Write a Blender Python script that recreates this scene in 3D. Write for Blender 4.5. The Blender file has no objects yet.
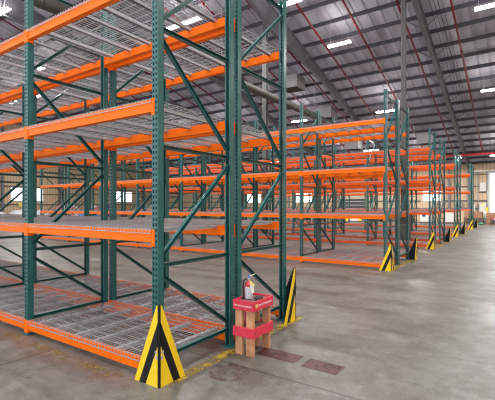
import bpy, bmesh, math, random
from mathutils import Vector, Matrix
random.seed(7)
SC = bpy.context.scene
COL = SC.collection
PI = math.pi

# ------------------------------------------------------------------ materials
def mat(name, color, rough=0.5, metal=0.0, noise=None, bump=None, spec=0.5, emit=None, strength=0):
    """noise = (scale, second colour, low, high) mottles the base colour; bump = (scale, strength)."""
    m = bpy.data.materials.new(name); m.use_nodes = True
    nt = m.node_tree; b = nt.nodes['Principled BSDF']
    b.inputs['Base Color'].default_value = (*color, 1)
    b.inputs['Roughness'].default_value = rough
    b.inputs['Metallic'].default_value = metal
    b.inputs['Specular IOR Level'].default_value = spec
    tc = nt.nodes.new('ShaderNodeTexCoord')
    if noise:
        n = nt.nodes.new('ShaderNodeTexNoise'); n.inputs['Scale'].default_value = noise[0]; n.inputs['Detail'].default_value = 5
        nt.links.new(tc.outputs['Object'], n.inputs['Vector'])
        r = nt.nodes.new('ShaderNodeMapRange'); r.inputs[1].default_value = noise[2]; r.inputs[2].default_value = noise[3]
        nt.links.new(n.outputs['Fac'], r.inputs[0])
        mx = nt.nodes.new('ShaderNodeMix'); mx.data_type = 'RGBA'
        mx.inputs[6].default_value = (*color, 1); mx.inputs[7].default_value = (*noise[1], 1)
        nt.links.new(r.outputs[0], mx.inputs[0]); nt.links.new(mx.outputs[2], b.inputs['Base Color'])
    if bump:
        n = nt.nodes.new('ShaderNodeTexNoise'); n.inputs['Scale'].default_value = bump[0]; n.inputs['Detail'].default_value = 4
        nt.links.new(tc.outputs['Object'], n.inputs['Vector'])
        bp = nt.nodes.new('ShaderNodeBump'); bp.inputs['Strength'].default_value = bump[1]; bp.inputs['Distance'].default_value = .02
        nt.links.new(n.outputs['Fac'], bp.inputs['Height']); nt.links.new(bp.outputs[0], b.inputs['Normal'])
    if emit:
        b.inputs['Emission Color'].default_value = (*emit, 1); b.inputs['Emission Strength'].default_value = strength
    return m

M = {}
M['green'] = mat('green_enamel', (.015, .102, .100), .28, noise=(9, (.024, .132, .130), .45, .7))
M['green_dark'] = mat('dark_green_enamel', (.022, .095, .086), .4, noise=(9, (.03, .115, .10), .45, .7))
M['orange'] = mat('orange_enamel', (.95, .170, .002), .45, noise=(3, (.90, .145, .002), .45, .7), spec=.15)
M['redorange'] = mat('red_orange_enamel', (.78, .108, .008), .45, noise=(3, (.68, .085, .008), .45, .7), spec=.2)  # redder, darker orange for the beams of the far racks
M['galv'] = mat('galvanised_steel', (.40, .40, .42), .5, .25, noise=(14, (.31, .31, .33), .4, .7))
M['support'] = mat('galvanised_channel', (.46, .46, .50), .5, .2)
M['steel'] = mat('bare_steel', (.42, .42, .43), .4, .8)
M['yellow'] = mat('yellow_paint', (.88, .60, .012), .5, noise=(16, (.80, .52, .012), .5, .75))
M['black'] = mat('black_paint', (.009, .009, .012), .55, noise=(14, (.022, .022, .026), .5, .75), spec=.25)
M['ply'] = mat('worn_board', (.42, .36, .28), .8, noise=(20, (.25, .21, .17), .4, .7))
M['wood'] = mat('pine_timber', (.64, .33, .175), .65, noise=(14, (.46, .21, .10), .4, .7), bump=(40, .2))
M['redwood'] = mat('red_painted_board', (.74, .042, .085), .5, noise=(18, (.60, .034, .06), .45, .75))
M['topwood'] = mat('bare_grey_board', (.20, .13, .12), .8, noise=(12, (.12, .08, .075), .4, .7))
M['red'] = mat('red_pipe_paint', (.17, .007, .018), .5, noise=(6, (.13, .006, .015), .4, .7), spec=.25)
M['redbright'] = mat('red_gloss', (.55, .02, .03), .3)
M['white'] = mat('white_print', (.85, .82, .80), .6)
M['label'] = mat('silver_label', (.55, .58, .64), .4, noise=(40, (.42, .45, .50), .5, .7))
M['rubber'] = mat('black_rubber', (.02, .02, .022), .6)
M['blue'] = mat('blue_plastic', (.05, .18, .65), .4)
M['tag'] = mat('paper_tag', (.78, .76, .70), .8, noise=(60, (.62, .60, .56), .5, .7))
M['tagyellow'] = mat('yellow_tag', (.80, .66, .16), .8)
M['cream'] = mat('cream_plastic', (.74, .68, .52), .6)
M['purlin'] = mat('purlin_primer', (.050, .044, .058), .6)
M['rafter'] = mat('rafter_primer', (.155, .15, .17), .6, noise=(2, (.115, .11, .13), .4, .7))
M['column'] = mat('column_grey', (.095, .093, .092), .6, noise=(2, (.075, .073, .072), .4, .7))
M['duct'] = mat('duct_metal', (.060, .052, .047), .6, .1, noise=(2, (.045, .040, .036), .4, .7))
M['box_grey'] = mat('cooler_panel', (.27, .265, .27), .6, noise=(1.5, (.22, .215, .22), .4, .7))
M['lamp'] = mat('lamp_diffuser', (.9, .9, .9), .5, emit=(1, 1, 1), strength=9)
M['lamp_body'] = mat('lamp_body', (.6, .6, .6), .5)
M['daylight'] = mat('daylit_panel', (.8, .85, .85), .5, emit=(.93, .98, 1), strength=2.6)
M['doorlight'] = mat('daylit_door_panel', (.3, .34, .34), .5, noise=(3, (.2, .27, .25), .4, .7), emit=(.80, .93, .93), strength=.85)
M['cardboard'] = mat('cardboard', (.30, .15, .085), .8, noise=(3, (.25, .125, .07), .4, .7))
M['tape'] = mat('packing_tape', (.45, .30, .18), .4)
M['offwhite'] = mat('off_white_panel', (.62, .61, .58), .6, noise=(3, (.52, .51, .49), .4, .7))
M['sack'] = mat('white_sack', (.72, .72, .74), .8, bump=(6, .6))
M['pinkwrap'] = mat('pink_white_wrap', (.52, .20, .20), .6, noise=(1.6, (.75, .70, .68), .5, .56))
M['bluetarp'] = mat('blue_tarp', (.05, .28, .62), .6, bump=(5, .5))
M['navy'] = mat('navy_plastic', (.02, .035, .12), .5)
M['darkgrey'] = mat('dark_grey', (.05, .05, .052), .6, noise=(5, (.09, .085, .08), .4, .7))
M['darkwood'] = mat('weathered_pallet_wood', (.14, .105, .08), .8, noise=(6, (.09, .07, .055), .4, .7))
M['girt'] = mat('girt_primer', (.10, .095, .10), .6)
M['grime'] = mat('brown_wainscot', (.16, .12, .09), .7, noise=(1.5, (.24, .18, .13), .4, .65))
M['green_junk'] = mat('green_plastic', (.05, .22, .10), .5)
M['beigebox'] = mat('beige_cartons', (.52, .46, .36), .75, noise=(4, (.42, .37, .29), .4, .7))

def siding(name, c1, c2, c3, axis):
    m = mat(name, c1, .6); nt = m.node_tree; b = nt.nodes['Principled BSDF']
    tc = nt.nodes.new('ShaderNodeTexCoord'); sp = nt.nodes.new('ShaderNodeSeparateXYZ')
    nt.links.new(tc.outputs['Object'], sp.inputs[0])
    fr = nt.nodes.new('ShaderNodeMath'); fr.operation = 'PINGPONG'; fr.inputs[1].default_value = .155
    nt.links.new(sp.outputs[axis], fr.inputs[0])
    r = nt.nodes.new('ShaderNodeMapRange'); r.inputs[1].default_value = .0; r.inputs[2].default_value = .05
    nt.links.new(fr.outputs[0], r.inputs[0])
    mx = nt.nodes.new('ShaderNodeMix'); mx.data_type = 'RGBA'
    mx.inputs[6].default_value = (*c2, 1)
    n = nt.nodes.new('ShaderNodeTexNoise'); n.inputs['Scale'].default_value = .8; nt.links.new(tc.outputs['Object'], n.inputs['Vector'])
    mx2 = nt.nodes.new('ShaderNodeMix'); mx2.data_type = 'RGBA'; mx2.inputs[6].default_value = (*c1, 1); mx2.inputs[7].default_value = (*c3, 1)
    nt.links.new(n.outputs['Fac'], mx2.inputs[0]); nt.links.new(mx2.outputs[2], mx.inputs[7])
    nt.links.new(r.outputs[0], mx.inputs[0]); nt.links.new(mx.outputs[2], b.inputs['Base Color'])
    return m
M['siding_x'] = siding('tan_siding', (.56, .40, .245), (.33, .235, .15), (.62, .46, .30), 0)
M['siding_y'] = siding('tan_siding_gable', (.56, .40, .245), (.33, .235, .15), (.62, .46, .30), 1)

def roof_mat():
    m = mat('roof_sheet', (.30, .28, .30), .6); nt = m.node_tree; b = nt.nodes['Principled BSDF']
    tc = nt.nodes.new('ShaderNodeTexCoord'); mp = nt.nodes.new('ShaderNodeMapping'); mp.inputs['Scale'].default_value = (1.1, .08, 1)
    nt.links.new(tc.outputs['Object'], mp.inputs[0])
    n = nt.nodes.new('ShaderNodeTexNoise'); n.inputs['Scale'].default_value = 1.2; n.inputs['Detail'].default_value = 3
    nt.links.new(mp.outputs[0], n.inputs['Vector'])
    cr = nt.nodes.new('ShaderNodeValToRGB'); cr.color_ramp.elements[0].position = .35; cr.color_ramp.elements[1].position = .68
    cr.color_ramp.elements[0].color = (.30, .275, .295, 1); cr.color_ramp.elements[1].color = (.44, .415, .44, 1)
    nt.links.new(n.outputs['Fac'], cr.inputs[0]); nt.links.new(cr.outputs[0], b.inputs['Base Color'])
    return m
M['roof'] = roof_mat()

def floor_mat():
    m = mat('concrete_floor', (.30, .28, .26), .4); nt = m.node_tree; b = nt.nodes['Principled BSDF']; L = nt.links.new
    tc = nt.nodes.new('ShaderNodeTexCoord')
    def noise(s, d=6, rough=.6, dist=0, sc=None):
        n = nt.nodes.new('ShaderNodeTexNoise'); n.inputs['Scale'].default_value = s; n.inputs['Detail'].default_value = d
        n.inputs['Roughness'].default_value = rough; n.inputs['Distortion'].default_value = dist
        if sc:
            mp = nt.nodes.new('ShaderNodeMapping'); mp.inputs['Scale'].default_value = sc
            L(tc.outputs['Object'], mp.inputs[0]); L(mp.outputs[0], n.inputs['Vector'])
        else: L(tc.outputs['Object'], n.inputs['Vector'])
        return n.outputs['Fac']
    def rng(x, a, c, lo=0, hi=1):
        r = nt.nodes.new('ShaderNodeMapRange'); r.inputs[1].default_value = a; r.inputs[2].default_value = c
        r.inputs[3].default_value = lo; r.inputs[4].default_value = hi; L(x, r.inputs[0]); return r.outputs[0]
    def mix(f, a, c):
        x = nt.nodes.new('ShaderNodeMix'); x.data_type = 'RGBA'; L(f, x.inputs[0])
        for v, s in ((a, 6), (c, 7)):
            if isinstance(v, tuple): x.inputs[s].default_value = (*v, 1)
            else: L(v, x.inputs[s])
        return x.outputs[2]
    def mth(op, a, c):
        x = nt.nodes.new('ShaderNodeMath'); x.operation = op
        for v, s in ((a, 0), (c, 1)):
            if isinstance(v, (int, float)): x.inputs[s].default_value = v
            else: L(v, x.inputs[s])
        return x.outputs[0]
    base = mix(rng(noise(.45, 8, .66, .5), .34, .68), (.100, .091, .077), (.182, .175, .160))
    base = mix(rng(noise(1.7, 9, .75, .3), .46, .66, 0, .75), base, (.080, .064, .056))
    base = mix(rng(noise(.9, 8, .74, .8, (1, 2.2, 1)), .50, .66, 0, .75), base, (.066, .050, .044))
    base = mix(rng(noise(3.6, 9, .8), .50, .70, 0, .75), base, (.240, .232, .222))
    base = mix(rng(noise(11, 7, .8), .52, .68, 0, .65), base, (.058, .050, .045))
    base = mix(rng(noise(45, 4, .75), .52, .72, 0, .45), base, (.25, .242, .232))
    # sawn control joints every few metres, with a ragged dark edge
    sp = nt.nodes.new('ShaderNodeSeparateXYZ'); L(tc.outputs['Object'], sp.inputs[0])
    wob = rng(noise(3, 3), 0, 1, -.012, .012)
    def joint(out, off, step):
        p = mth('ADD', mth('SUBTRACT', out, off), wob)
        pp = mth('PINGPONG', p, step / 2)
        return rng(pp, .008, .016, 1, 0)
    j = mth('MAXIMUM', joint(sp.outputs[0], -4.28, 4.6), joint(sp.outputs[1], 3.20, 5.1))
    base = mix(mth('MULTIPLY', j, .85), base, (.045, .038, .034))
    # rust-brown wear along the front of the first rack
    yw = rng(mth('ABSOLUTE', mth('SUBTRACT', sp.outputs[1], 2.30), 0), .05, .42, 1, 0)
    band = mth('MULTIPLY', mth('MULTIPLY', yw, rng(sp.outputs[0], -2.7, -3.2)), rng(noise(4.5, 6, .7), .40, .62))
    base = mix(mth('MULTIPLY', band, .6), base, (.15, .075, .05))
    L(base, b.inputs['Base Color'])
    L(rng(noise(.8, 7, .7, .3), .32, .7, .30, .52), b.inputs['Roughness'])
    b.inputs['Specular IOR Level'].default_value = .5
    bp = nt.nodes.new('ShaderNodeBump'); bp.inputs['Strength'].default_value = .12; bp.inputs['Distance'].default_value = .01
    L(noise(9, 8, .7), bp.inputs['Height']); L(bp.outputs[0], b.inputs['Normal'])
    return m
M['floor'] = floor_mat()

def worn_mat(name, color, scale, lo, hi):
    """paint that has worn off in patches: bare between"""
    m = mat(name, color, .5); nt = m.node_tree; b = nt.nodes['Principled BSDF']
    tc = nt.nodes.new('ShaderNodeTexCoord'); n = nt.nodes.new('ShaderNodeTexNoise'); n.inputs['Scale'].default_value = scale; n.inputs['Detail'].default_value = 7
    n.inputs['Roughness'].default_value = .7
    nt.links.new(tc.outputs['Object'], n.inputs['Vector'])
    r = nt.nodes.new('ShaderNodeMapRange'); r.inputs[1].default_value = lo; r.inputs[2].default_value = hi
    nt.links.new(n.outputs['Fac'], r.inputs[0]); nt.links.new(r.outputs[0], b.inputs['Alpha'])
    return m
M['line_yellow'] = worn_mat('worn_yellow_line', (.40, .28, .03), 6, .40, .58)
M['line_red'] = worn_mat('worn_red_patch', (.075, .022, .025), 9, .34, .48)
M['line_faded'] = worn_mat('faded_yellow_line', (.30, .22, .06), 7, .50, .66)
M['circle_red'] = worn_mat('faded_red_ring', (.24, .115, .105), 9, .46, .85)
M['chip'] = mat('chipped_bare_board', (.42, .40, .36), .8)

# ------------------------------------------------------------------ helpers
def link(name, me, parent=None):
    o = bpy.data.objects.new(name, me); COL.objects.link(o)
    if parent: o.parent = parent
    return o
def tag(o, label=None, cat=None, group=None, kind=None):
    if label: o['label'] = label
    if cat: o['category'] = cat
    if group: o['group'] = group
    if kind: o['kind'] = kind
    return o
def empty(name, loc, label, cat, group=None, rz=0):
    o = bpy.data.objects.new(name, None); COL.objects.link(o); o.empty_display_size = .1
    o.location = loc; o.rotation_euler[2] = rz
    return tag(o, label, cat, group)
class MB:
    """collects shapes for one mesh"""
    def __init__(s): s.bm = bmesh.new(); s.mats = []
    def mi(s, m):
        if m not in s.mats: s.mats.append(m)
        return s.mats.index(m)
    def box(s, x0, x1, y0, y1, z0, z1, m, bevel=0):
        i = s.mi(m); b = s.bm
        v = [b.verts.new(p) for p in ((x0,y0,z0),(x1,y0,z0),(x1,y1,z0),(x0,y1,z0),(x0,y0,z1),(x1,y0,z1),(x1,y1,z1),(x0,y1,z1))]
        fs = [b.faces.new([v[k] for k in q]) for q in ((3,2,1,0),(4,5,6,7),(0,1,5,4),(1,2,6,5),(2,3,7,6),(3,0,4,7))]
        for f in fs: f.material_index = i
        if bevel:
            es = list({e for f in fs for e in f.edges})
            r = bmesh.ops.bevel(b, geom=es, offset=bevel, segments=2, affect='EDGES', profile=.6)
            for f in r['faces']: f.material_index = i
        return s
    def poly(s, pts, d, m):
        """closed outline pts swept along vector d"""
        i = s.mi(m); b = s.bm; d = Vector(d)
        a = [b.verts.new(p) for p in pts]; c = [b.verts.new(Vector(p) + d) for p in pts]
        n = len(pts); fs = [b.faces.new(a[::-1]), b.faces.new(c)]
        for k in range(n): fs.append(b.faces.new((a[k], a[(k+1) % n], c[(k+1) % n], c[k])))
        for f in fs: f.material_index = i
        return s
    def bar(s, p, q, w, h, m, up=(0,0,1)):
        p, q = Vector(p), Vector(q); t = (q - p).normalized(); u = Vector(up)
        if abs(t.dot(u)) > .98: u = Vector((1,0,0))
        a = t.cross(u).normalized() * w / 2; c = a.cross(t).normalized() * h / 2
        return s.poly([p - a - c, p + a - c, p + a + c, p - a + c], q - p, m)
    def channel(s, p, q, w, h, t, m, open_dir):
        """U section: web + two lips, open towards open_dir"""
        p, q = Vector(p), Vector(q); d = (q - p).normalized(); o = Vector(open_dir); o = (o - d * o.dot(d)).normalized()
        a = d.cross(o).normalized() * w / 2
        P = [p - a, p + a, p + a + o*h, p + a*(1 - 2*t/w) + o*h, p + a*(1 - 2*t/w) + o*t, p - a*(1 - 2*t/w) + o*t, p - a*(1 - 2*t/w) + o*h, p - a + o*h]
        return s.poly(P, q - p, m)
    def tube(s, pts, r, m, n=8, closed_ends=True):
        i = s.mi(m); b = s.bm; pts = [Vector(p) for p in pts]; rings = []
        up = None
        for k, p in enumerate(pts):
            t = (pts[min(k+1, len(pts)-1)] - pts[max(k-1, 0)]).normalized()
            if up is None: up = Vector((0,0,1)) if abs(t.z) < .95 else Vector((1,0,0))
            a = t.cross(up).normalized(); c = a.cross(t).normalized(); up = c
            rr = r[k] if isinstance(r, (list, tuple)) else r
            rings.append([b.verts.new(p + (a*math.cos(2*PI*j/n) + c*math.sin(2*PI*j/n)) * rr) for j in range(n)])
        for k in range(len(pts) - 1):
            for j in range(n):
                f = b.faces.new((rings[k][j], rings[k][(j+1) % n], rings[k+1][(j+1) % n], rings[k+1][j])); f.material_index = i; f.smooth = n > 5
        if closed_ends:
            f = b.faces.new(rings[0][::-1]); f.material_index = i
            f = b.faces.new(rings[-1]); f.material_index = i
        return s
    def lathe(s, prof, m, n=20, c=(0,0,0)):
        """prof = [(r, z)...] around a vertical axis"""
        i = s.mi(m); b = s.bm; rings = []
        for r, z in prof: rings.append([b.verts.new((c[0] + r*math.cos(2*PI*j/n), c[1] + r*math.sin(2*PI*j/n), c[2] + z)) for j in range(n)])
        for k in range(len(prof) - 1):
            for j in range(n):
                f = b.faces.new((rings[k][j], rings[k][(j+1) % n], rings[k+1][(j+1) % n], rings[k+1][j])); f.material_index = i; f.smooth = True
        f = b.faces.new(rings[0][::-1]); f.material_index = i
        f = b.faces.new(rings[-1]); f.material_index = i
        return s
    def mesh(s, name):
        bmesh.ops.recalc_face_normals(s.bm, faces=s.bm.faces[:])
        me = bpy.data.meshes.new(name); s.bm.to_mesh(me); s.bm.free()
        for m in s.mats: me.materials.append(m)
        return me
    def build(s, name, parent=None): return link(name, s.mesh(name), parent)
def lettering(txt, size, m, loc, rot, parent, name='lettering', depth=.001):
    c = bpy.data.curves.new('t', 'FONT'); c.body = txt; c.size = size; c.extrude = depth; c.align_x = 'CENTER'; c.align_y = 'CENTER'
    t = bpy.data.objects.new('t', c); COL.objects.link(t)
    bpy.context.view_layer.update()
    me = bpy.data.meshes.new_from_object(t.evaluated_get(bpy.context.evaluated_depsgraph_get()))
    bpy.data.objects.remove(t); me.materials.clear(); me.materials.append(m)
    o = link(name, me, parent); o.location = loc; o.rotation_euler = rot
    return o

# ------------------------------------------------------------------ setting
RZ0, SL = 16.25, .25                       # roof plane z = RZ0 - SL*Y under the sheet's purlins
XL, XR, YB, YF = -45.0, 8.0, -4.0, 43.0
def rz(y, drop=0): return RZ0 - drop - SL * y
tag(MB().box(XL - .3, XR, YB, YF + .3, -.2, 0, M['floor']).build('floor'), 'worn grey brown concrete warehouse floor', 'floor', kind='structure')
# roof sheets: trapezoidal ribs running down the slope
rb = MB(); i = rb.mi(M['roof']); x = XL - .3; prof = []
while x < XR:
    prof += [(x, 0), (x + .50, 0), (x + .53, .05), (x + .59, .05)]; x += .62
ta = [rb.bm.verts.new((px, YB, rz(YB) + .2 + pz)) for px, pz in prof]; tb = [rb.bm.verts.new((px, YF + .3, rz(YF + .3) + .2 + pz)) for px, pz in prof]
for k in range(len(prof) - 1): rb.bm.faces.new((ta[k], tb[k], tb[k+1], ta[k+1]))
r0 = bmesh.ops.solidify(rb.bm, geom=rb.bm.faces[:], thickness=-.02)
tag(rb.build('ceiling'), 'grey ribbed metal roof sloping down to the far wall', 'ceiling', kind='structure')
# purlins (one cold-formed channel each)
y = 22.5 - 1.35 * 19; pm = None
while y < YF:
    if pm is None:
        pm = MB().poly([(0, -.035, 0), (0, .035, 0), (0, .035, .03), (0, -.012, .03), (0, -.012, .17), (0, .05, .17), (0, .05, .2), (0, -.035, .2)], (XR - XL, 0, 0), M['purlin']).mesh('purlin')
    o = link('purlin', pm); o.location = (XL, y, rz(y)); tag(o, kind='structure'); y += 1.35
# rafters with haunch, flanges and kicker braces
def rafter(X, haunch, yc=17.4):
    pts = []
    def prof(y): return .50 + haunch * max(0, 1 - abs(y - yc) / 7.0)
    ys = [YB, 4, 10.4, 14, 17.4, 21, 24.4, 30, 36, YF]
    w = MB(); w.poly([(X - .006, y, rz(y) - prof(y)) for y in ys] + [(X - .006, y, rz(y)) for y in ys[::-1]], (.012, 0, 0), M['rafter'])
    for a, b in zip(ys[:-1], ys[1:]):
        w.bar((X, a, rz(a) - prof(a)), (X, b, rz(b) - prof(b)), .20, .016, M['rafter'], up=(0, 0, 1))
        w.bar((X, a, rz(a) - .01), (X, b, rz(b) - .01), .20, .016, M['rafter'], up=(0, 0, 1))
    for yy in (10.4, 17.4, 24.4, 31):
        w.box(X - .1, X + .1, yy - .008, yy + .008, rz(yy) - prof(yy), rz(yy), M['rafter'])
    r = tag(w.build('rafter'), kind='structure')
    y = 22.5 - 1.35 * 12; k = 0
    while y < YF - 1:
        k += 1
        if k % 2 == 0:
            for sx in (-1, 1):
                MB().bar((X + .06 * sx, y, rz(y) - prof(y) + .03), (X + .75 * sx, y, rz(y) + .02), .05, .05, M['rafter']).build('brace', r)
        y += 1.35
    return r
for X, h in ((-3.92, .12), (-10.55, .75), (-17.2, .75), (-30.4, .5), (-37, .5), (2.7, .5)): rafter(X, h)
rafter(-23.8, 1.1, 9.0)
# columns under the rafters, standing in the flue of the third rack pair
def column(X, Y, r, wide):
    c = MB()
    top = rz(Y) - .3
    c.box(X - r, X + r, Y - r, Y - r + .02, 0, top, M['column']); c.box(X - r, X + r, Y + r - .02, Y + r, 0, top, M['column'])
    c.box(X - .01, X + .01, Y - r, Y + r, 0, top, M['column']); c.box(X - r - .1, X + r + .1, Y - r - .1, Y + r + .1, 0, .03, M['column'])
    o = tag(c.build('column'), 'grey steel building column rising between the racks to the roof', 'column', kind='structure')
    if wide: MB().box(X - wide, X + wide, Y - wide, Y + wide, .03, 1.35, M['column'], .02).build('casing', o)
column(-4.05, 17.62, .09, .25); column(-11.0, 17.62, .11, 0)

# walls
def wall_far():
    w = MB(); z1 = rz(YF) + .2
    opens = [(-16.8, -13.9, 0, 2.35), (-8.05, -6.3, 2.05, 3.2), (-2.25, 1.5, 0, 4.6), (-30, -27.5, 2.0, 3.2), (-22.5, -20.3, 2.0, 3.2)]
    xs = sorted({XL, XR} | {a for o in opens for a in o[:2]})
    for a, b in zip(xs[:-1], xs[1:]):
        o = next((o for o in opens if o[0] <= a and b <= o[1]), None)
        if o is None: w.box(a, b, YF, YF + .12, 0, z1, M['siding_x'])
        else:
            if o[2] > 0: w.box(a, b, YF, YF + .12, 0, o[2], M['siding_x'])
            w.box(a, b, YF, YF + .12, o[3], z1, M['siding_x'])
    tag(w.build('wall_far'), 'tan ribbed metal far wall with dark girts', 'wall', kind='structure')
    for n, o in enumerate([opens[1], opens[3], opens[4]]):
        wd = MB()
        for a, b, c, d in ((o[0], o[1], o[2], o[2] + .05), (o[0], o[1], o[3] - .05, o[3]), (o[0], o[0] + .05, o[2], o[3]), (o[1] - .05, o[1], o[2], o[3]), ((o[0]+o[1])/2 - .02, (o[0]+o[1])/2 + .02, o[2], o[3])):
            wd.box(a, b, YF - .02, YF + .1, c, d, M['offwhite'])
        wo = tag(wd.build('window_%d' % (n + 1)), kind='structure')
        MB().box(o[0] + .03, o[1] - .03, YF + .05, YF + .07, o[2] + .03, o[3] - .03, M['daylight']).build('pane', wo)
    o = opens[2]; d = MB()
    for a, b, c, e in ((o[0] - .16, o[0], 0, o[3] + .16), (o[1], o[1] + .16, 0, o[3] + .16), (o[0], o[1], o[3], o[3] + .16)): d.box(a, b, YF - .08, YF + .1, c, e, M['offwhite'])
    do = tag(d.build('door_1'), kind='structure')
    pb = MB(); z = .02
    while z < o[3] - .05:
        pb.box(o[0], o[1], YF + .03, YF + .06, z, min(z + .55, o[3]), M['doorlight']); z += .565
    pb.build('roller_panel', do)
    o = opens[0]; d = MB()
    for a, b, c, e in ((o[0] - .12, o[0], 0, o[3] + .5), (o[1], o[1] + .12, 0, o[3] + .5), (o[0], o[1], o[3], o[3] + .5)): d.box(a, b, YF - .08, YF + .1, c, e, M['beigebox'])
    do = tag(d.build('door_2'), kind='structure')
    pb = MB(); z = .02
    while z < o[3] - .05:
        pb.box(o[0], o[1], YF + .03, YF + .06, z, min(z + .4, o[3]), M['darkgrey']); z += .415
    pb.build('roller_panel', do)
    for n, z in enumerate((1.35, 2.1, 3.45, 4.55)):
        segs = [(XL, XR)]
        for o in opens:
            if o[2] < z < o[3]:
                ns = []
                for a, b in segs:
                    if o[0] - .2 > a and o[1] + .2 < b: ns += [(a, o[0] - .2), (o[1] + .2, b)]
                    else: ns.append((a, b))
                segs = ns
        g = MB()
        for a, b in segs: g.box(a, b, YF - .16, YF - .002, z - .04, z + .04, M['girt'])
        tag(g.build('trim_%d' % (n + 1)), kind='structure')
    tag(MB().box(-4.1, 2, YF - .30, YF - .17, 4.78, 4.93, M['offwhite']).build('trim_5'), kind='structure')
    n = 6
    for x in (-37, -30.4, -23.8, -17.2, -10.5, -5.6, -3.9):
        c = MB(); c.box(x - .1, x + .1, YF - .42, YF - .40, 0, rz(YF) + .05, M['rafter']); c.box(x - .1, x + .1, YF - .19, YF - .17, 0, rz(YF) + .05, M['rafter']); c.box(x - .01, x + .01, YF - .4, YF - .19, 0, rz(YF) + .05, M['rafter'])
        tag(c.build('trim_%d' % n), kind='structure'); n += 1
wall_far()
def wall_left():
    w = MB(); opens = [(20.45, 21.9, 2.1, 3.6), (22.6, 24.0, 2.1, 3.6), (33.5, 36.6, 2.1, 3.55), (9, 11, 2.1, 3.6)]
    ys = sorted({YB, YF} | {a for o in opens for a in o[:2]})
    for a, b in zip(ys[:-1], ys[1:]):
        o = next((o for o in opens if o[0] <= a and b <= o[1]), None)
        def top(y): return rz(y) + .2
        def pan(z0, z1a, z1b): w.poly([(XL, a, z0), (XL, b, z0), (XL, b, z1b), (XL, a, z1a)], (-.12, 0, 0), M['siding_y'])
        if o is None: pan(0, top(a), top(b))
        else: pan(0, o[2], o[2]); pan(o[3], top(a), top(b))
    tag(w.build('wall_left'), 'tan ribbed metal gable wall at the left end', 'wall', kind='structure')
    for n, o in enumerate(opens):
        wd = MB()
        for a, b, c, d in ((o[0], o[1], o[2], o[2] + .05), (o[0], o[1], o[3] - .05, o[3]), (o[0], o[0] + .05, o[2], o[3]), (o[1] - .05, o[1], o[2], o[3]), ((o[0]+o[1])/2 - .02, (o[0]+o[1])/2 + .02, o[2], o[3])):
            wd.box(XL - .1, XL + .02, a, b, c, d, M['offwhite'])
        wo = tag(wd.build('window_%d' % (n + 4)), kind='structure')
        MB().box(XL - .07, XL - .05, o[0] + .03, o[1] - .03, o[2] + .03, o[3] - .03, M['daylight']).build('pane', wo)
    n = 20
    for z in (1.75, 3.7, 5.4, 7.1, 8.8, 10.5):
        y1 = min(YF, (RZ0 - z) / SL - 1)
        tag(MB().box(XL + .002, XL + .16, YB, y1, z - .04, z + .04, M['girt']).build('trim_%d' % n), kind='structure'); n += 1
    for y in (13.2, 19.5, 25.8, 32.1, 38.4):
        c = MB(); c.box(XL + .17, XL + .19, y - .1, y + .1, 0, rz(y), M['rafter']); c.box(XL + .40, XL + .42, y - .1, y + .1, 0, rz(y), M['rafter']); c.box(XL + .19, XL + .40, y - .01, y + .01, 0, rz(y), M['rafter'])
        tag(c.build('trim_%d' % n), kind='structure'); n += 1
wall_left()
tag(MB().box(XR, XR + .15, YB, YF + .2, 0, rz(YF) + .15, M['siding_y']).poly([(XR, YB, rz(YF) + .15), (XR, YF, rz(YF) + .15), (XR, YB, rz(YB) + .15)], (.15, 0, 0), M['siding_y']).build('side_light_block'), kind='structure')  # unseen wall, added to block light from the right side
# worn paint on the floor
fl = MB(); fl.box(-2.66, -2.54, 2.45, 5.1, 0, .002, M['line_yellow'])
for a, b in ((9.9, 12.7), (15.8, 19.7), (22.7, 25.4), (30.5, 33.2)): fl.box(-2.66, -2.54, a, b, 0, .002, M['line_yellow'])
fl.box(-7.5, -2.95, 2.28, 2.40, 0, .002, M['line_faded'])
tag(fl.build('floor_line'), kind='structure')
tag(MB().box(-2.36, -1.88, 3.56, 3.79, 0, .002, M['line_red']).build('floor_patch'), kind='structure')
tag(MB().box(-1.80, -1.42, 3.54, 3.77, 0, .002, M['line_red']).build('floor_patch'), kind='structure')
ring = MB(); ring.lathe([(.03, 0), (.20, 0), (.20, .0015), (.03, .0015)], M['circle_red'], 28, (-2.30, 3.02, 0))
tag(ring.build('floor_ring'), kind='structure')

# ------------------------------------------------------------------ pallet racks
X0, BAY, DEP, PW, PH = -2.729, 2.319, 1.085, .075, 4.49     # end frame X, bay pitch, front to rear post, post width, post height
LEV = [.172, 1.376, 2.577, 3.778]                           # beam tops
BH = .112
def post_mesh(mname, m):
    """roll-formed upright: perforated front web (real slots), two flanges with lips; front face at y=0, depth PW"""
    p = MB(); i = p.mi(m); bm = p.bm; h = PW / 2
    xs = [-h, -.027, -.009, .009, .027, h]
    zs = [0.0]; z = .04
    while z < PH - .05: zs += [z, z + .029]; z += .0508
    zs.append(PH)
    T = .003
    for x0, x1 in ((xs[0], xs[1]), (xs[2], xs[3]), (xs[4], xs[5])): p.box(x0, x1, 0, T, 0, PH, m)
    for k in range(len(zs) - 1):
        if k % 2 == 0:
            for a in (1, 3): p.box(xs[a], xs[a + 1], 0, T, zs[k], zs[k + 1], m)
    t = .003
    for sx in (-1, 1):
        a, b = sorted((sx * h, sx * (h - t)))
        p.box(a, b, .003, PW, 0, PH, m)
        a, b = sorted((sx * h, sx * (h - .018)))
        p.box(a, b, PW - t, PW, 0, PH, m)
    p.box(-.07, .07, -.02, .10, 0, .008, m)
    return p.mesh(mname)
PZ = [.20, 1.05, 2.145, 3.24, 4.335]
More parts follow.
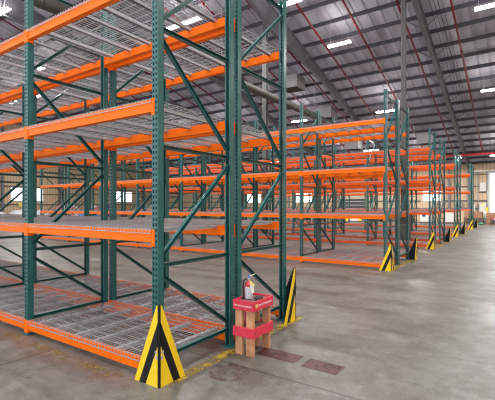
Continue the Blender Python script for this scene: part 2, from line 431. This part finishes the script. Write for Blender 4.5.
def brace_mesh(mname, m):
    p = MB(); a, b = PW - .004, DEP + .004
    for z in PZ: p.channel((-.018, a, z), (-.018, b, z), .038, .036, .003, m, (1, 0, 0))
    for k in range(4):
        z0, z1 = PZ[k] + .075, PZ[k + 1] - .09
        f0, f1 = (z1, z0) if k % 2 == 0 else (z0, z1)
        p.channel((-.018, a, f0), (-.018, b, f1), .038, .036, .003, m, (1, 0, 0))
    return p.mesh(mname)
BL = BAY - PW - .004
def beam_mesh(mname, m, ends):
    """step beam, front face at y=0, top at z=0, centred on x"""
    p = MB()
    p.poly([(-BL/2, .004, 0), (-BL/2, .042, 0), (-BL/2, .042, -.042), (-BL/2, .066, -.042), (-BL/2, .066, -BH), (-BL/2, .004, -BH)], (BL, 0, 0), m)
    if ends: bracket(p, m, 1); bracket(p, m, -1)
    return p.mesh(mname)
def bracket(p, m, s):
    e = s * (BL / 2)
    a, b = sorted((e - s * .002, e + s * (.002 + PW / 2 - .001)))
    p.box(a, b, -.0045, -.0008, -.148, .008, m)
    a, b = sorted((e - s * .005, e + s * .0005))
    p.box(a, b, -.0045, .068, -.148, .008, m)
    for z in (-.03, -.075, -.12): p.box(*sorted((e + s * .012, e + s * .030)), -.0075, -.0045, z - .008, z + .008, m)
def bracket_mesh(mname, m, s):
    p = MB(); bracket(p, m, s); return p.mesh(mname)
DW = BL / 2 - .012
FD = DEP + PW                                               # overall frame depth
def deck_mesh(mname, near):
    p = MB(); m = M['galv']; w = .0050 if near else .007
    n = 22 if near else 14
    for k in range(n):
        x = -DW/2 + .012 + (DW - .024) * k / (n - 1)
        y0, y1 = -.0035, FD + .0035
        p.bar((x, y0 - .003, .0085), (x, y1 + .003, .0085), w, w, m)
        p.bar((x, y0 - .003, .0085 - w/2), (x, y0 - .003, -.032), w, w, m, up=(0, 1, 0)); p.bar((x, y1 + .003, .0085 - w/2), (x, y1 + .003, -.032), w, w, m, up=(0, 1, 0))
    if near: w = .0066
    n = 11 if near else 8
    for k in range(n):
        y = .012 + (FD - .024) * k / (n - 1); p.bar((-DW/2, y, .0029), (DW/2, y, .0029), w, w, m)
    for y in (-.0065, FD + .0065): p.bar((-DW/2, y + (-.006 if y < 0 else .006), -.029), (DW/2, y + (-.006 if y < 0 else .006), -.029), w, w, m)
    if not near:
        for x in (-DW * .36, 0, DW * .36): support(p, x)
    return p.mesh(mname)
def support(p, x): 
    p.channel((x, .045, -.001), (x, FD - .045, -.001), .046, .036, .0025, M['support'], (0, 0, -1))
def support_mesh():
    p = MB(); support(p, 0); return p.mesh('support_channel')
ME = dict(post=post_mesh('post', M['green']), brace=brace_mesh('bracing', M['green']),
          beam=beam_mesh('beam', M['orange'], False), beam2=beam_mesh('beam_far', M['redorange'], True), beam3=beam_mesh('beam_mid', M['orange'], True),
          bl=bracket_mesh('bracket', M['orange'], -1), br=bracket_mesh('bracket', M['orange'], 1),
          deck=deck_mesh('wire_deck', True), deck2=deck_mesh('wire_deck_far', False), sup=support_mesh())
def rack(Y, k0, k1, label, group, detail):
    """frames k0..k1 (0 = aisle end) joined by beams and wire decks on four levels"""
    root = empty('pallet_rack', (X0, Y, 0), label, 'pallet rack', group)
    for k in range(k0, k1 + 1):
        f = link('upright_frame', ME['brace'], root); f.location = (-k * BAY, 0, 0)
        a = link('post', ME['post'], f)
        b = link('post', ME['post'], f); b.location = (0, FD, 0); b.rotation_euler[2] = PI
    for k in range(k0, k1):
        xc = -(k + .5) * BAY
        for z in LEV:
            for rear in (0, 1):
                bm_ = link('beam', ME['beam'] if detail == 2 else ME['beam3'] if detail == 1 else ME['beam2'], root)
                bm_.location = (xc, FD if rear else 0, z); bm_.rotation_euler[2] = PI if rear else 0
                if detail == 2:
                    link('end_bracket', ME['bl'], bm_); link('end_bracket', ME['br'], bm_)
            for s in (-1, 1):
                d = link('wire_deck', ME['deck'] if detail else ME['deck2'], root)
                d.location = (xc + s * (DW / 2 + .006), 0, z)
                if detail:
                    for q in (-.36, 0, .36):
                        c = link('support_channel', ME['sup'], d); c.location = (DW * q, 0, 0)
    return root
G = DEP + .15
racks = [
 (2.477, 0, 3, 'pallet rack nearest the camera, in front of the red extinguisher stand', 2),
 (2.477 + G, 0, 5, 'pallet rack back to back behind the nearest one, its end post beside the extinguisher stand', 2),
 (9.982, 0, 7, 'pallet rack facing the first cross aisle, front row of the second rack pair', 1),
 (9.982 + G, 0, 7, 'pallet rack forming the rear row of the second rack pair', 1),
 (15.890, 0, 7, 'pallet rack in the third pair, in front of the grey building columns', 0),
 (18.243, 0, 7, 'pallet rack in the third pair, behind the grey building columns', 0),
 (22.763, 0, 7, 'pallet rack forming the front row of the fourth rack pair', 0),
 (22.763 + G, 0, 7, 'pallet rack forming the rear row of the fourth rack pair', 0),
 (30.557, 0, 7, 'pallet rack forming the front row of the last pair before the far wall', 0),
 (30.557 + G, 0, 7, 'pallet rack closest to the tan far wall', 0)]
for Y, a, b, lab, det in racks: rack(Y, a, b, lab, 'green and orange pallet racks', det)

# ------------------------------------------------------------------ corner guards at the aisle ends
def clip_poly(poly, f):
    out = []
    for i in range(len(poly)):
        p, q = poly[i], poly[(i + 1) % len(poly)]; a, b = f(p), f(q)
        if a >= 0: out.append(p)
        if a * b < 0: t = a / (a - b); out.append((p[0] + (q[0] - p[0]) * t, p[1] + (q[1] - p[1]) * t))
    return out
GW, GH = .305, .72
def guard_plate(T):
    """right-triangle board; s = 0 at the corner edge, stripes parallel to the sloping edge. Returns mesh in the (x=s, z) plane, thickness along y"""
    p = MB()
    tri = [(0, 0), (GW, 0), (.012, GH), (0, GH)]
    def dist(q): return q[0] / GW + q[1] / GH           # 1 on the slope
    cuts = [(.79, 1.2, M['yellow']), (.50, .79, M['black']), (-.1, .50, M['yellow'])]
    for lo, hi, m in cuts:
        q = clip_poly(clip_poly(tri, lambda v: dist(v) - lo), lambda v: hi - dist(v))
        if len(q) >= 3:
            p.poly([(s, 0, z) for s, z in q], (0, T * .5, 0), m)
            p.poly([(s, T * .5, z) for s, z in q], (0, T * .5, 0), M['black'])
    # a few paint chips, bare board showing
    rnd = random.Random(3)
    for (s, z, r) in ((.014, .26, .022), (.020, .31, .016)):
        n = 7; pts = []
        for j in range(n):
            a = 2 * PI * j / n; rr = r * rnd.uniform(.5, 1.15); pts.append((s + rr * math.cos(a), -.0008, z + rr * 1.3 * math.sin(a)))
        p.poly(pts, (0, .0007, 0), M['chip'])
    return p.mesh('side_board')
gm = guard_plate(.018)
def flip_mesh(me):
    c = me.copy()
    for v in c.vertices: v.co.x = -v.co.x
    c.flip_normals(); return c
gmf = flip_mesh(gm)
corner = MB().box(-.009, .009, -.009, .009, 0, GH + .012, M['black'], .003).mesh('corner_edge')
def guard(x, y, front, label):
    r = empty('corner_guard', (x, y, 0), label, 'rack guard', 'yellow and black rack end guards')
    sg = 1 if front else -1
    a = link('side_board', gmf if front else gm, r)      # board facing up or down the hall
    a.location = (-.013, -.009 if front else .009, 0)
    if not front: a.rotation_euler[2] = PI
    b = link('side_board', gm if front else gmf, r)      # board facing the main aisle
    b.rotation_euler[2] = PI / 2
    b.location = (.009, sg * .013, 0)
    link('corner_edge', corner, r)
    if y > 5: r.scale = (.94, .94, .93)
    return r
GX = -2.60
pairs = ['nearest rack pair', 'second rack pair', 'third rack pair', 'fourth rack pair', 'last rack pair']
fronts = [2.41, 9.90, 15.81, 22.68, 30.47]; rears = [2.477 + G + FD + .09, 9.982 + G + FD + .09, 18.243 + FD + .09, 22.763 + G + FD + .09, 30.557 + G + FD + .09]
for i, (a, b) in enumerate(zip(fronts, rears)):
    guard(GX + (.04 if i else 0), a, True, 'yellow and black striped triangular guard at front corner of the ' + pairs[i])
    guard(GX + (.11 if i else 0), b, False, 'dark backed striped triangular guard at rear corner of the ' + pairs[i])

# ------------------------------------------------------------------ red timber stand and fire extinguisher
SX0, SX1, SY0, SY1 = -2.555, -2.285, 3.43, 3.83
st = empty('extinguisher_stand', ((SX0 + SX1) / 2, (SY0 + SY1) / 2, 0), 'short timber stand with two red bands holding the fire extinguisher', 'stand')
hx, hy = (SX1 - SX0) / 2, (SY1 - SY0) / 2
for sx in (-1, 1):
    for sy in (-1, 1):
        a, b = sorted((sx * (hx - .02), sx * (hx - .11))); c, d = sorted((sy * (hy - .02), sy * (hy - .06)))
        MB().box(a, b, c, d, 0, .565, M['wood'], .003).build('leg', st)
def band(z0, z1, name):
    b = MB(); t = .019
    b.box(-hx, hx, -hy, -hy + t, z0, z1, M['redwood'], .002); b.box(-hx, hx, hy - t, hy, z0, z1, M['redwood'], .002)
    b.box(-hx, -hx + t, -hy + t, hy - t, z0, z1, M['redwood'], .002); b.box(hx - t, hx, -hy + t, hy - t, z0, z1, M['redwood'], .002)
    return b.build(name, st)
bt = band(.485, .588, 'top_band'); band(.20, .302, 'lower_band')
tp = MB()
tp.box(-hx + .02, hx - .02, -hy + .02, -hy + .16, .548, .566, M['topwood']); tp.box(-hx + .02, hx - .02, -hy + .165, hy - .02, .548, .566, M['topwood'])
tp.build('top_board', st)
MB().box(-hx + .02, hx - .02, -hy + .065, hy - .065, .265, .283, M['topwood']).build('shelf', st)
MB().box(-hx + .03, -hx + .07, -.02, .02, .283, .548, M['redwood']).build('centre_post', st)
lettering('FIRE EXTINGUISHER', .026, M['white'], (-.005, -hy - .0005, .53), (PI/2, 0, 0), bt)
lettering('FIRE EXTINGUISHER', .030, M['white'], (hx + .0005, .03, .535), (PI/2, 0, PI/2), bt)
MB().box(hx + .0003, hx + .0015, -.16, -.12, .52, .555, M['tagyellow']).build('sticker', bt)
ex = empty('fire_extinguisher', (-2.475, 3.62, .566), 'red fire extinguisher with silver label and hanging tags on the timber stand', 'fire extinguisher', rz=.6)
ex.scale = (.84, .84, .78)
MB().lathe([(.048, 0), (.055, .006), (.0555, .02), (.0555, .19), (.050, .215), (.035, .238), (.02, .247), (.018, .262)], M['redbright'], 24).build('cylinder', ex)
lb = MB(); n = 18
for k in range(n):
    a0 = -PI * .80 + PI * 1.05 * k / n; a1 = -PI * .80 + PI * 1.05 * (k + 1) / n
    lb.poly([(.0558*math.cos(a0), .0558*math.sin(a0), .012), (.0558*math.cos(a1), .0558*math.sin(a1), .012), (.0558*math.cos(a1), .0558*math.sin(a1), .178), (.0558*math.cos(a0), .0558*math.sin(a0), .178)], (.0008*math.cos(a0), .0008*math.sin(a0), 0), M['label'])
lb.build('label_sheet', ex)
MB().box(-.016, .016, -.016, .016, .262, .295, M['steel'], .003).tube([(0, 0, .29), (0, 0, .302)], .012, M['steel']).build('valve', ex)
MB().box(-.012, .012, -.012, .012, .302, .338, M['blue'], .004).build('pull_seal', ex)
hd = MB(); hd.bar((-.015, .0, .305), (.085, .03, .352), .018, .006, M['cream']); hd.build('carry_handle', ex)
MB().bar((-.01, 0, .296), (.075, .02, .300), .016, .005, M['steel']).build('squeeze_lever', ex)
MB().tube([(-.015, 0, .28), (-.045, -.012, .285), (-.068, -.02, .26), (-.073, -.022, .2), (-.072, -.022, .1), (-.07, -.02, .03), (-.068, -.02, .004)], [.010, .011, .012, .0125, .0125, .014, .018], M['rubber'], 10).build('hose', ex)
t1 = MB(); t1.poly([(.012, -.062, .235), (.06, -.066, .215), (.072, -.068, .10), (.030, -.066, .092)], (.001, -.0012, 0), M['tag']); t1.tube([(.0, -.012, .285), (.02, -.05, .262), (.03, -.064, .225)], .0014, M['cream'], 5); t1.build('inspection_tag', ex)
t2 = MB(); t2.poly([(.004, -.066, .255), (.03, -.07, .268), (.085, -.072, .215), (.065, -.072, .195)], (.001, -.0012, 0), M['tagyellow']); t2.build('yellow_tag', ex)
# dark cloth lump on the stand beside the bottle
def blob(name, loc, size, m, seed, parent=None, flat=.0, amp=.16, sub=3):
    b = bmesh.new(); bmesh.ops.create_icosphere(b, subdivisions=sub, radius=1)
    from mathutils import noise as N
    for v in b.verts:
        d = v.co.normalized(); v.co = d * (1 + amp * N.noise(d * 1.7 + Vector((seed * 7.1, seed, -seed))) + amp * .5 * N.noise(d * 4 + Vector((seed, 3, seed))))
        v.co.z = max(v.co.z, -.75)
        v.co = Vector((v.co.x * size[0], v.co.y * size[1], (v.co.z + .75) * size[2]))
    for f in b.faces: f.smooth = True
    me = bpy.data.meshes.new(name); b.to_mesh(me); b.free(); me.materials.append(m)
    o = link(name, me, parent); o.location = loc
    return o
tag(blob('glove', (-2.34, 3.62, .566), (.045, .055, .028), M['rubber'], 2, amp=.3), 'crumpled black glove lying on the timber stand beside the extinguisher', 'glove')

# ------------------------------------------------------------------ roof services
PIPE = [(-2.53, 'red sprinkler pipe under the roof above the main aisle, rightmost of the sloping red pipes'),
        (-4.66, 'red sprinkler pipe under the roof, second from the right'), (-6.88, 'red sprinkler pipe under the roof, third from the right'),
        (-9.0, 'red sprinkler pipe under the roof, fourth from the right'), (-11.15, 'red sprinkler pipe under the roof, fifth from the right'),
        (-13.35, 'red sprinkler pipe under the roof, sixth from the right'), (-15.55, 'red sprinkler pipe under the roof, seventh from the right'),
        (-19.4, 'red sprinkler pipe under the roof, eighth from the right'), (-21.8, 'red sprinkler pipe under the roof, ninth from the right'), (-26, 'red sprinkler pipe under the roof over the left part of the hall, tenth from right'), (-28.4, 'red sprinkler pipe under the roof over the left part of the hall, eleventh from right')]
YM = 38.6
for X, lab in PIPE:
    r = tag(MB().tube([(X, 2, rz(2, .42)), (X, YM, rz(YM, .42)), ], .048, M['red'], 10).build('sprinkler_pipe'), lab, 'sprinkler pipe', 'sloping red sprinkler pipes')
    for y in (11.2, 15.4, 19.6, 23.9, 28.2, 32.6, 36.4):
        p = Vector((X, y, rz(y, .42))); d = Vector((0, 1, -SL)).normalized() * .055
        MB().tube([p - d, p + d], .066, M['red'], 10).build('coupling', r)
    for y in (8.97, 14.4, 19.8, 25.2, 30.6):
        MB().tube([(X, y, rz(y, .40)), (X, y, rz(y) + .02)], .008, M['steel'], 6).build('hanger', r)
main = tag(MB().tube([(-16, YM, 5.98), (2.5, YM, 5.98)], .085, M['redbright'], 12).build('sprinkler_main'), 'thick bright red sprinkler main running level along the far wall under the roof', 'sprinkler main')
for X in (-2.53, -4.66, -6.88, -9.0, -11.15, -13.35): MB().tube([(X, YM, 5.98), (X, YM, rz(YM, .47))], .07, M['redbright'], 10).build('riser', main)

LAMPS = [(-7.7, 19.6, 'white strip light hanging over the second rack pair between two red sprinkler pipes'), (-7.5, 27.5, 'white strip light hanging just left of the tall end frame of the second rack pair'),
         (-.95, 19.5, 'white strip light at the top right over the main aisle'), (-13.9, 27.2, 'white strip light just above the second rack pair, near the nearest rack\'s right end frame'),
         (-8.7, 16.0, 'white strip light at the top beside the nearest rack pair\'s end frame'), (-23.4, 10.3, 'white strip light at the top left corner above the nearest rack'),
         (-1.3, 37.2, 'white strip light close to the far wall above the daylit door'), (-1.2, 26.6, 'white strip light over the main aisle, second along the aisle'),
         (-10.5, 34.1, 'white strip light low behind the second rack pair\'s top beams'), (-7.1, 36.9, 'white strip light near the far wall behind the end frame of the second rack pair'),
         (-36.5, 16.9, 'white strip light far left, seen through the nearest rack'), (-32.9, 17.0, 'white strip light far left, second seen through the nearest rack'),
         (-27.4, 14.6, 'white strip light left, seen high through the nearest rack\'s wire decks'), (-14.5, 15.1, 'long white strip light seen through the top wire deck of the nearest rack'),
         (-20.6, 27.3, 'white strip light seen through the second bay of the nearest rack'), (-27.2, 27.3, 'white strip light over the left part of the hall'),
         (-20.6, 35.2, 'white strip light near the far wall over the left racks'), (-14.0, 35.4, 'white strip light near the far wall behind the middle racks')]
LAMP_W = 400
def lamp(X, Y, lab, L):
    z = rz(Y, 1.35)
    r = empty('strip_light', (X, Y, z), lab, 'ceiling light', 'hanging white strip lights')
    b = MB(); b.poly([(-L/2, -.09, .0), (-L/2, .09, 0), (-L/2, .13, .05), (-L/2, .06, .09), (-L/2, -.06, .09), (-L/2, -.13, .05)], (L, 0, 0), M['lamp_body']); b.build('housing', r)
    MB().poly([(-L/2 + .01, -.125, .046), (-L/2 + .01, -.10, -.03), (-L/2 + .01, .10, -.03), (-L/2 + .01, .125, .046)], (L - .02, 0, 0), M['lamp']).build('diffuser', r)
    ld = bpy.data.lights.new('lamp', 'AREA'); ld.shape = 'RECTANGLE'; ld.size = L - .06; ld.size_y = .18; ld.energy = LAMP_W * L / 1.25; ld.color = (1, .99, .975)
    lo = link('light_source', ld, r); lo.location = (0, 0, -.034)
    lu = bpy.data.lights.new('added_roof_fill', 'AREA'); lu.shape = 'RECTANGLE'; lu.size = L - .1; lu.size_y = .1; lu.energy = LAMP_W * .13 * L / 1.25  # upward fill added on top of the housing to brighten the roof
    lo = link('added_roof_fill', lu, r); lo.location = (0, 0, .094); lo.rotation_euler[0] = PI
    for s in (-1, 1):
        MB().tube([(s * L * .38, 0, .09), (s * L * .38, 0, 1.36)], .006, M['steel'], 5).build('suspension_wire', r)
for X, Y, lab in LAMPS: lamp(X, Y, lab, 2.35 if 'long white' in lab else 1.25)
for X in (-14, -7.5, -1, 5.5):  # extra lamps out of view, added to brighten the hall
    for Y in (-1, 5.5) if X < 5 else (-1, 5.5, 12, 19.5, 27, 35): lamp(X, Y, 'unseen strip light added outside the picture to brighten the hall', 1.25)

# drop boxes of roof coolers along the slope
for X, Y, lab in ((-12.5, 23.5, 'grey cooler box under the roof beside the end frame of the nearest rack pair'), (-12.1, 28.2, 'grey cooler box under the roof just above the second rack pair'),
                  (-12.2, 34.5, 'grey cooler box hanging below the top beams of the second rack pair'), (-6.2, 34.6, 'grey cooler box near the far wall above the third rack pair')):
    z = rz(Y)
    b = MB(); s = .62
    for a, c, d, e in ((-s, s, -s, -s + .02), (-s, s, s - .02, s), (-s, -s + .02, -s + .02, s - .02), (s - .02, s, -s + .02, s - .02)): b.box(a, c, d, e, -1.0, -.18, M['box_grey'])
    o = empty('cooler_box', (X, Y, z), lab, 'cooler box', 'grey roof cooler boxes')
    b.build('housing', o)
    g = MB()
    for k in range(9): g.bar((-s + .02, -s + .1 + k * .13, -.985), (s - .02, -s + .1 + k * .13, -.985), .07, .012, M['duct'], up=(0, .5, 1))
    g.build('grille', o)
# round duct along the hall
du = MB().tube([(-10.6, y, 7.25) for y in (12.2, 15, 18, 21, 24.3)], .19, M['duct'], 18).build('air_duct')
tag(du, 'round brown grey air duct running level under the roof behind the nearest end frame', 'duct')
for y in (12.2, 14.6, 17, 19.4, 21.8, 24.2): MB().tube([(-10.6, y - .03, 7.25), (-10.6, y + .03, 7.25)], .205, M['duct'], 18).build('joint_band', du)
for y in (13.4, 18.9, 22.9): MB().tube([(-10.6, y, 7.44), (-10.6, y, rz(y) + .02)], .006, M['steel'], 5).build('hanger', du)
du = MB().tube([(-16.0, y, 9.9) for y in (6.5, 9, 12, 15)], .27, M['duct'], 18).build('air_duct')
tag(du, 'round brown grey air duct high at the top left beside the nearest rack\'s second post', 'duct')
for y in (6.5, 8.4, 10.3, 12.2, 14.1): MB().tube([(-16.0, y - .03, 9.9), (-16.0, y + .03, 9.9)], .285, M['duct'], 18).build('joint_band', du)
for y in (7.5, 11, 14.5): MB().tube([(-16.0, y, 10.16), (-16.0, y, rz(y) + .02)], .006, M['steel'], 5).build('hanger', du)
# thin cables beside the main aisle rafter
for k, X in enumerate((-2.95, -3.12, -3.28, -3.45)):
    tag(MB().tube([(X, 8, rz(8, .05)), (X, 40, rz(40, .05))], .012, M['rubber'], 5).build('roof_cable'), ['thin dark cable under the roof next to the rightmost red pipe', 'thin dark cable under the roof, second left of the rightmost red pipe', 'thin dark cable under the roof, third left of the rightmost red pipe', 'thin dark cable under the roof closest to the grey rafter above the aisle'][k], 'cable', 'thin roof cables')

# ------------------------------------------------------------------ goods and fittings along the far and left walls
def carton(x0, x1, y0, y1, z0, z1, m, label, tape=True, group=None):
    o = tag(MB().box(x0, x1, y0, y1, z0, z1 - .004, m, .01).build('carton'), label, 'box', group)
    f = MB(); ym = (y0 + y1) / 2
    f.box(x0 + .004, x1 - .004, y0 + .004, ym - .004, z1 - .004, z1, m); f.box(x0 + .004, x1 - .004, ym + .004, y1 - .004, z1 - .004, z1, m); f.build('lid_flap', o)
    if tape:
        xm = (x0 + x1) / 2; MB().box(xm - .03, xm + .03, y0 - .002, y1 + .002, z1 - .16, z1 + .002, M['tape']).build('tape', o)
    return o
def pallet(x, y, w, d, n, label, group):
    """stack of n timber pallets, each its own object"""
    for k in range(n):
        z = k * .135
        r = empty('pallet', (x, y, z), label if n == 1 else label + ('' if k == n - 1 else ', lower one'), 'pallet', group, rz=random.uniform(-.03, .03))
        top = MB(); q = 7
        for j in range(q): top.box(-w/2 + j * w / q, -w/2 + j * w / q + w / q * .72, -d/2, d/2, .105, .125, M['darkwood'])
        top.build('deck_boards', r)
        for yy in (-d/2 + .04, 0, d/2 - .04): MB().box(-w/2, w/2, yy - .035, yy + .035, .018, .105, M['darkwood']).build('stringer', r)
        bt_ = MB()
        for xx in (-w/2 + .05, 0, w/2 - .05): bt_.box(xx - .05, xx + .05, -d/2, d/2, 0, .018, M['darkwood'])
        bt_.build('bottom_boards', r)
pallet(-3.25, 39.9, 1.5, 1.1, 4, 'weathered timber pallet under the brown carton by the far wall', 'pallets under the brown carton')
carton(-3.95, -2.62, 39.4, 40.4, .54, 1.10, M['cardboard'], 'brown carton on the pallet stack left of the daylit door')
carton(-2.30, .35, 39.3, 40.5, 0, 1.0, M['cardboard'], 'large brown carton standing on the floor before the daylit door')
carton(-2.60, -2.33, 40.6, 40.9, 0, 1.12, M['offwhite'], 'tall narrow white carton between the two brown cartons', False)
ct = empty('tool_cart', (-1.72, 38.6, 0), 'small black cart with red and white cases in front of the large brown carton', 'cart')
MB().box(-.25, .25, -.18, .18, .12, .17, M['rubber'], .01).build('platform', ct)
MB().tube([(-.22, .16, .15), (-.22, .18, .75), (.22, .18, .75), (.22, .16, .15)], .018, M['rubber'], 8).build('handle', ct)
MB().box(-.2, .2, -.14, .12, .17, .42, M['darkgrey'], .02).build('case', ct)
MB().box(-.17, -.02, -.12, .1, .42, .6, M['redbright'], .02).build('red_case', ct)
MB().box(.02, .19, -.12, .1, .42, .56, M['offwhite'], .02).build('white_case', ct)
for sx in (-1, 1):
    for sy in (-1, 1): MB().tube([(sx * .2 - .02, sy * .14, .06), (sx * .2 + .02, sy * .14, .06)], .06, M['rubber'], 12).build('wheel', ct)
tag(blob('tarp_heap', (-2.62, 38.7, 0), (.22, .2, .11), M['green_junk'], 5, amp=.3), 'low heap of green plastic sheet on the floor before the brown cartons', 'plastic sheet')
def wall_box(x0, x1, z0, z1, m, name, label, cat, yellow=False, d=.16):
    o = tag(MB().box(x0, x1, YF - .17 - d, YF - .17, z0, z1, m, .01).build(name), label, cat)
    MB().box(x0 + .04, x1 - .04, YF - .185 - d, YF - .171 - d, z0 + .05, z1 - .05, m, .004).build('door_panel', o)
    if yellow: MB().box((x0+x1)/2 - .11, (x0+x1)/2 + .12, YF - .19 - d, YF - .1855 - d, z1 - .28, z1 - .12, M['tagyellow']).build('warning_sticker', o)
    MB().box(x1 - .1, x1 - .07, YF - .20 - d, YF - .1855 - d, (z0+z1)/2 - .06, (z0+z1)/2 + .06, M['steel']).build('latch', o)
    return o
wall_box(-3.05, -2.5, 1.0, 1.85, M['offwhite'], 'electrical_cabinet', 'white electrical cabinet with a yellow sticker on the far wall', 'electrical cabinet', True)
wall_box(-3.72, -3.38, .95, 1.75, M['offwhite'], 'electrical_cabinet', 'plain white electrical cabinet left of the stickered one', 'electrical cabinet')
wall_box(-3.02, -2.5, 2.95, 3.75, M['offwhite'], 'equipment_box', 'pale grey equipment box high on the far wall left of the daylit door', 'equipment box')
wall_box(-4.75, -4.42, 1.5, 1.95, M['box_grey'], 'electrical_cabinet', 'small grey electrical box on the far wall behind the last rack', 'electrical cabinet')
cd = MB()
for x in (-3.15, -2.42): cd.tube([(x, YF - .22, .05), (x, YF - .22, 4.7)], .035, M['galv'], 8)
cd.tube([(-3.3, YF - .22, 2.9), (-2.4, YF - .22, 2.9)], .035, M['galv'], 8)
tag(cd.build('conduit_frame'), 'grey conduit frame around the wall boxes left of the daylit door', 'conduit')
bo = tag(MB().lathe([(.11, 0), (.11, 1.35), (.09, 1.42), (.03, 1.46)], M['yellow'], 16, (-2.42, 42.3, 0)).build('bollard'), 'yellow bollard at the left jamb of the daylit door', 'bollard')
MB().lathe([(.17, 0), (.17, .015)], M['yellow'], 16, (-2.42, 42.3, 0)).build('base_plate', bo)
# white machine crate with dark print, second white crate
cr = tag(MB().box(-7.4, -6.5, 38.5, 39.4, .14, 1.05, M['offwhite'], .02).build('crate'), 'white crate with a dark printed patch, standing on a pallet behind the last rack', 'crate')
MB().box(-7.25, -6.95, 38.485, 38.499, .62, .85, M['navy']).build('print_patch', cr)
MB().box(-7.4, -6.5, 38.49, 39.41, 1.0, 1.06, M['offwhite']).build('lid', cr)
pallet(-6.95, 38.95, 1.1, 1.0, 1, 'weathered pallet under the printed white crate', None)
cr = tag(MB().box(-5.45, -4.7, 38.6, 39.4, .14, .98, M['offwhite'], .02).build('crate'), 'plain white crate right of the printed one behind the last rack', 'crate')
MB().box(-5.46, -4.69, 38.59, 39.41, .93, .99, M['offwhite']).build('lid', cr)
pallet(-5.08, 39.0, .95, 1.0, 1, 'weathered pallet under the plain white crate', None)
# row of covered pallets along the far wall
for k, (x, h, m, nm) in enumerate(((-9.0, .75, 'darkgrey', 'dark wrapped load left of the printed crate at the far wall'), (-10.6, .95, 'darkwood', 'brown timber load standing left of the dark wrapped load'),
                         (-12.1, .7, 'darkgrey', 'low dark wrapped load right of the dark dock door'), (-18.4, 1.1, 'beigebox', 'beige carton load left of the dark dock door'),
                         (-20.2, .8, 'darkgrey', 'dark wrapped load beside the beige carton load'), (-24.5, 1.3, 'beigebox', 'tall beige carton load near the left part of the far wall'))):
    o = tag(MB().box(x - .6, x + .6, 40.2, 41.3, .135, h, M[m], .06).build('wrapped_load'), nm, 'load')
    MB().box(x - .61, x + .61, 40.19, 41.31, h * .55, h * .55 + .05, M['tape']).build('strap', o)
    pallet(x, 40.75, 1.2, 1.1, 1, 'weathered pallet under the ' + nm.replace(' standing', ''), None)
br = empty('barrier', (-13.9, 39.2, 0), 'low white barrier with yellow ends before the dark dock door', 'barrier')
MB().box(-.55, .55, -.06, .06, .08, .46, M['offwhite'], .01).build('board', br)
for s in (-1, 1):
    MB().box(*sorted((s * .55, s * .85)), -.06, .06, .08, .46, M['yellow'], .01).build('end_panel', br)
    MB().box(s * .5 - .05, s * .5 + .05, -.25, .25, 0, .08, M['darkgrey'], .01).build('foot', br)
# left end: sacks, wrapped piles, tarp, barrel, cartons
def sack_pile(x, y, s, lab, seed): return tag(blob('bulk_sack', (x, y, 0), s, M['sack'], seed, amp=.22), lab, 'sack', 'white bulk sacks by the left wall')
sack_pile(-42.9, 17.9, (1.3, 1.3, .62), 'white bulk sack at the left wall, first from the left', 3)
sack_pile(-42.9, 20.5, (1.2, 1.1, .68), 'white bulk sack under the first bright window of the left wall', 4)
sack_pile(-43.0, 22.75, (.9, .8, .66), 'white bulk sack just right of the nearest rack\'s second post', 6)
tag(blob('wrapped_bale', (-42.6, 25.6, 0), (1.4, 1.3, 1.08), M['pinkwrap'], 8, amp=.3), 'pink and white wrapped bale by the left wall, larger of the two', 'bale', 'pink and white bales')
tag(blob('wrapped_bale', (-42.4, 28.4, 0), (1.2, 1.2, 1.0), M['pinkwrap'], 9, amp=.3), 'pink and white wrapped bale by the left wall, right of the larger bale', 'bale', 'pink and white bales')
tag(blob('tarp_pile', (-40.2, 26.6, 0), (1.1, 1.1, .5), M['bluetarp'], 10, amp=.25), 'blue tarpaulin covered pile in front of the pink bales', 'tarp')
tag(MB().lathe([(.5, 0), (.55, .3), (.57, .9), (.55, 1.5), (.42, 1.62), (.2, 1.66)], M['navy'], 20, (-42, 30.9, 0)).build('barrel'), 'navy blue plastic barrel by the left wall right of the pink bales', 'barrel')
carton(-42.6, -41.4, 33.7, 35.2, 0, 1.55, M['tape'], 'tan carton under the wide bright window of the left wall')
carton(-41.9, -40.5, 36.2, 37.9, 0, 1.75, M['beigebox'], 'grey beige carton load right of the tan carton')
sg = tag(MB().box(XL + .17, XL + .19, 21.2, 21.75, 1.45, 1.95, M['tagyellow']).build('wall_sign'), 'small yellow sign on the left wall below the bright window', 'sign')

# ------------------------------------------------------------------ light, camera
w = bpy.data.worlds.new('World'); SC.world = w; w.use_nodes = True
bg = w.node_tree.nodes['Background']; bg.inputs[0].default_value = (.93, .96, 1.0, 1); bg.inputs[1].default_value = 1.9
cam = bpy.data.cameras.new('camera'); co = bpy.data.objects.new('camera', cam); COL.objects.link(co)
co.location = (0, 0, 1.6); co.rotation_euler = (PI / 2, 0, math.radians(34.5456))
cam.sensor_width = 36; cam.lens = 394.2 * 36 / 495; cam.shift_y = 5.765 / 495; cam.clip_end = 200
SC.camera = co
SC.view_settings.view_transform = 'Standard'; SC.view_settings.look = 'None'; SC.view_settings.gamma = 1; SC.view_settings.exposure = 0
SC.view_settings.use_curve_mapping = False
SC.cycles.max_bounces = 8; SC.cycles.transparent_max_bounces = 8; SC.cycles.use_denoising = True; SC.cycles.filter_width = 1.2
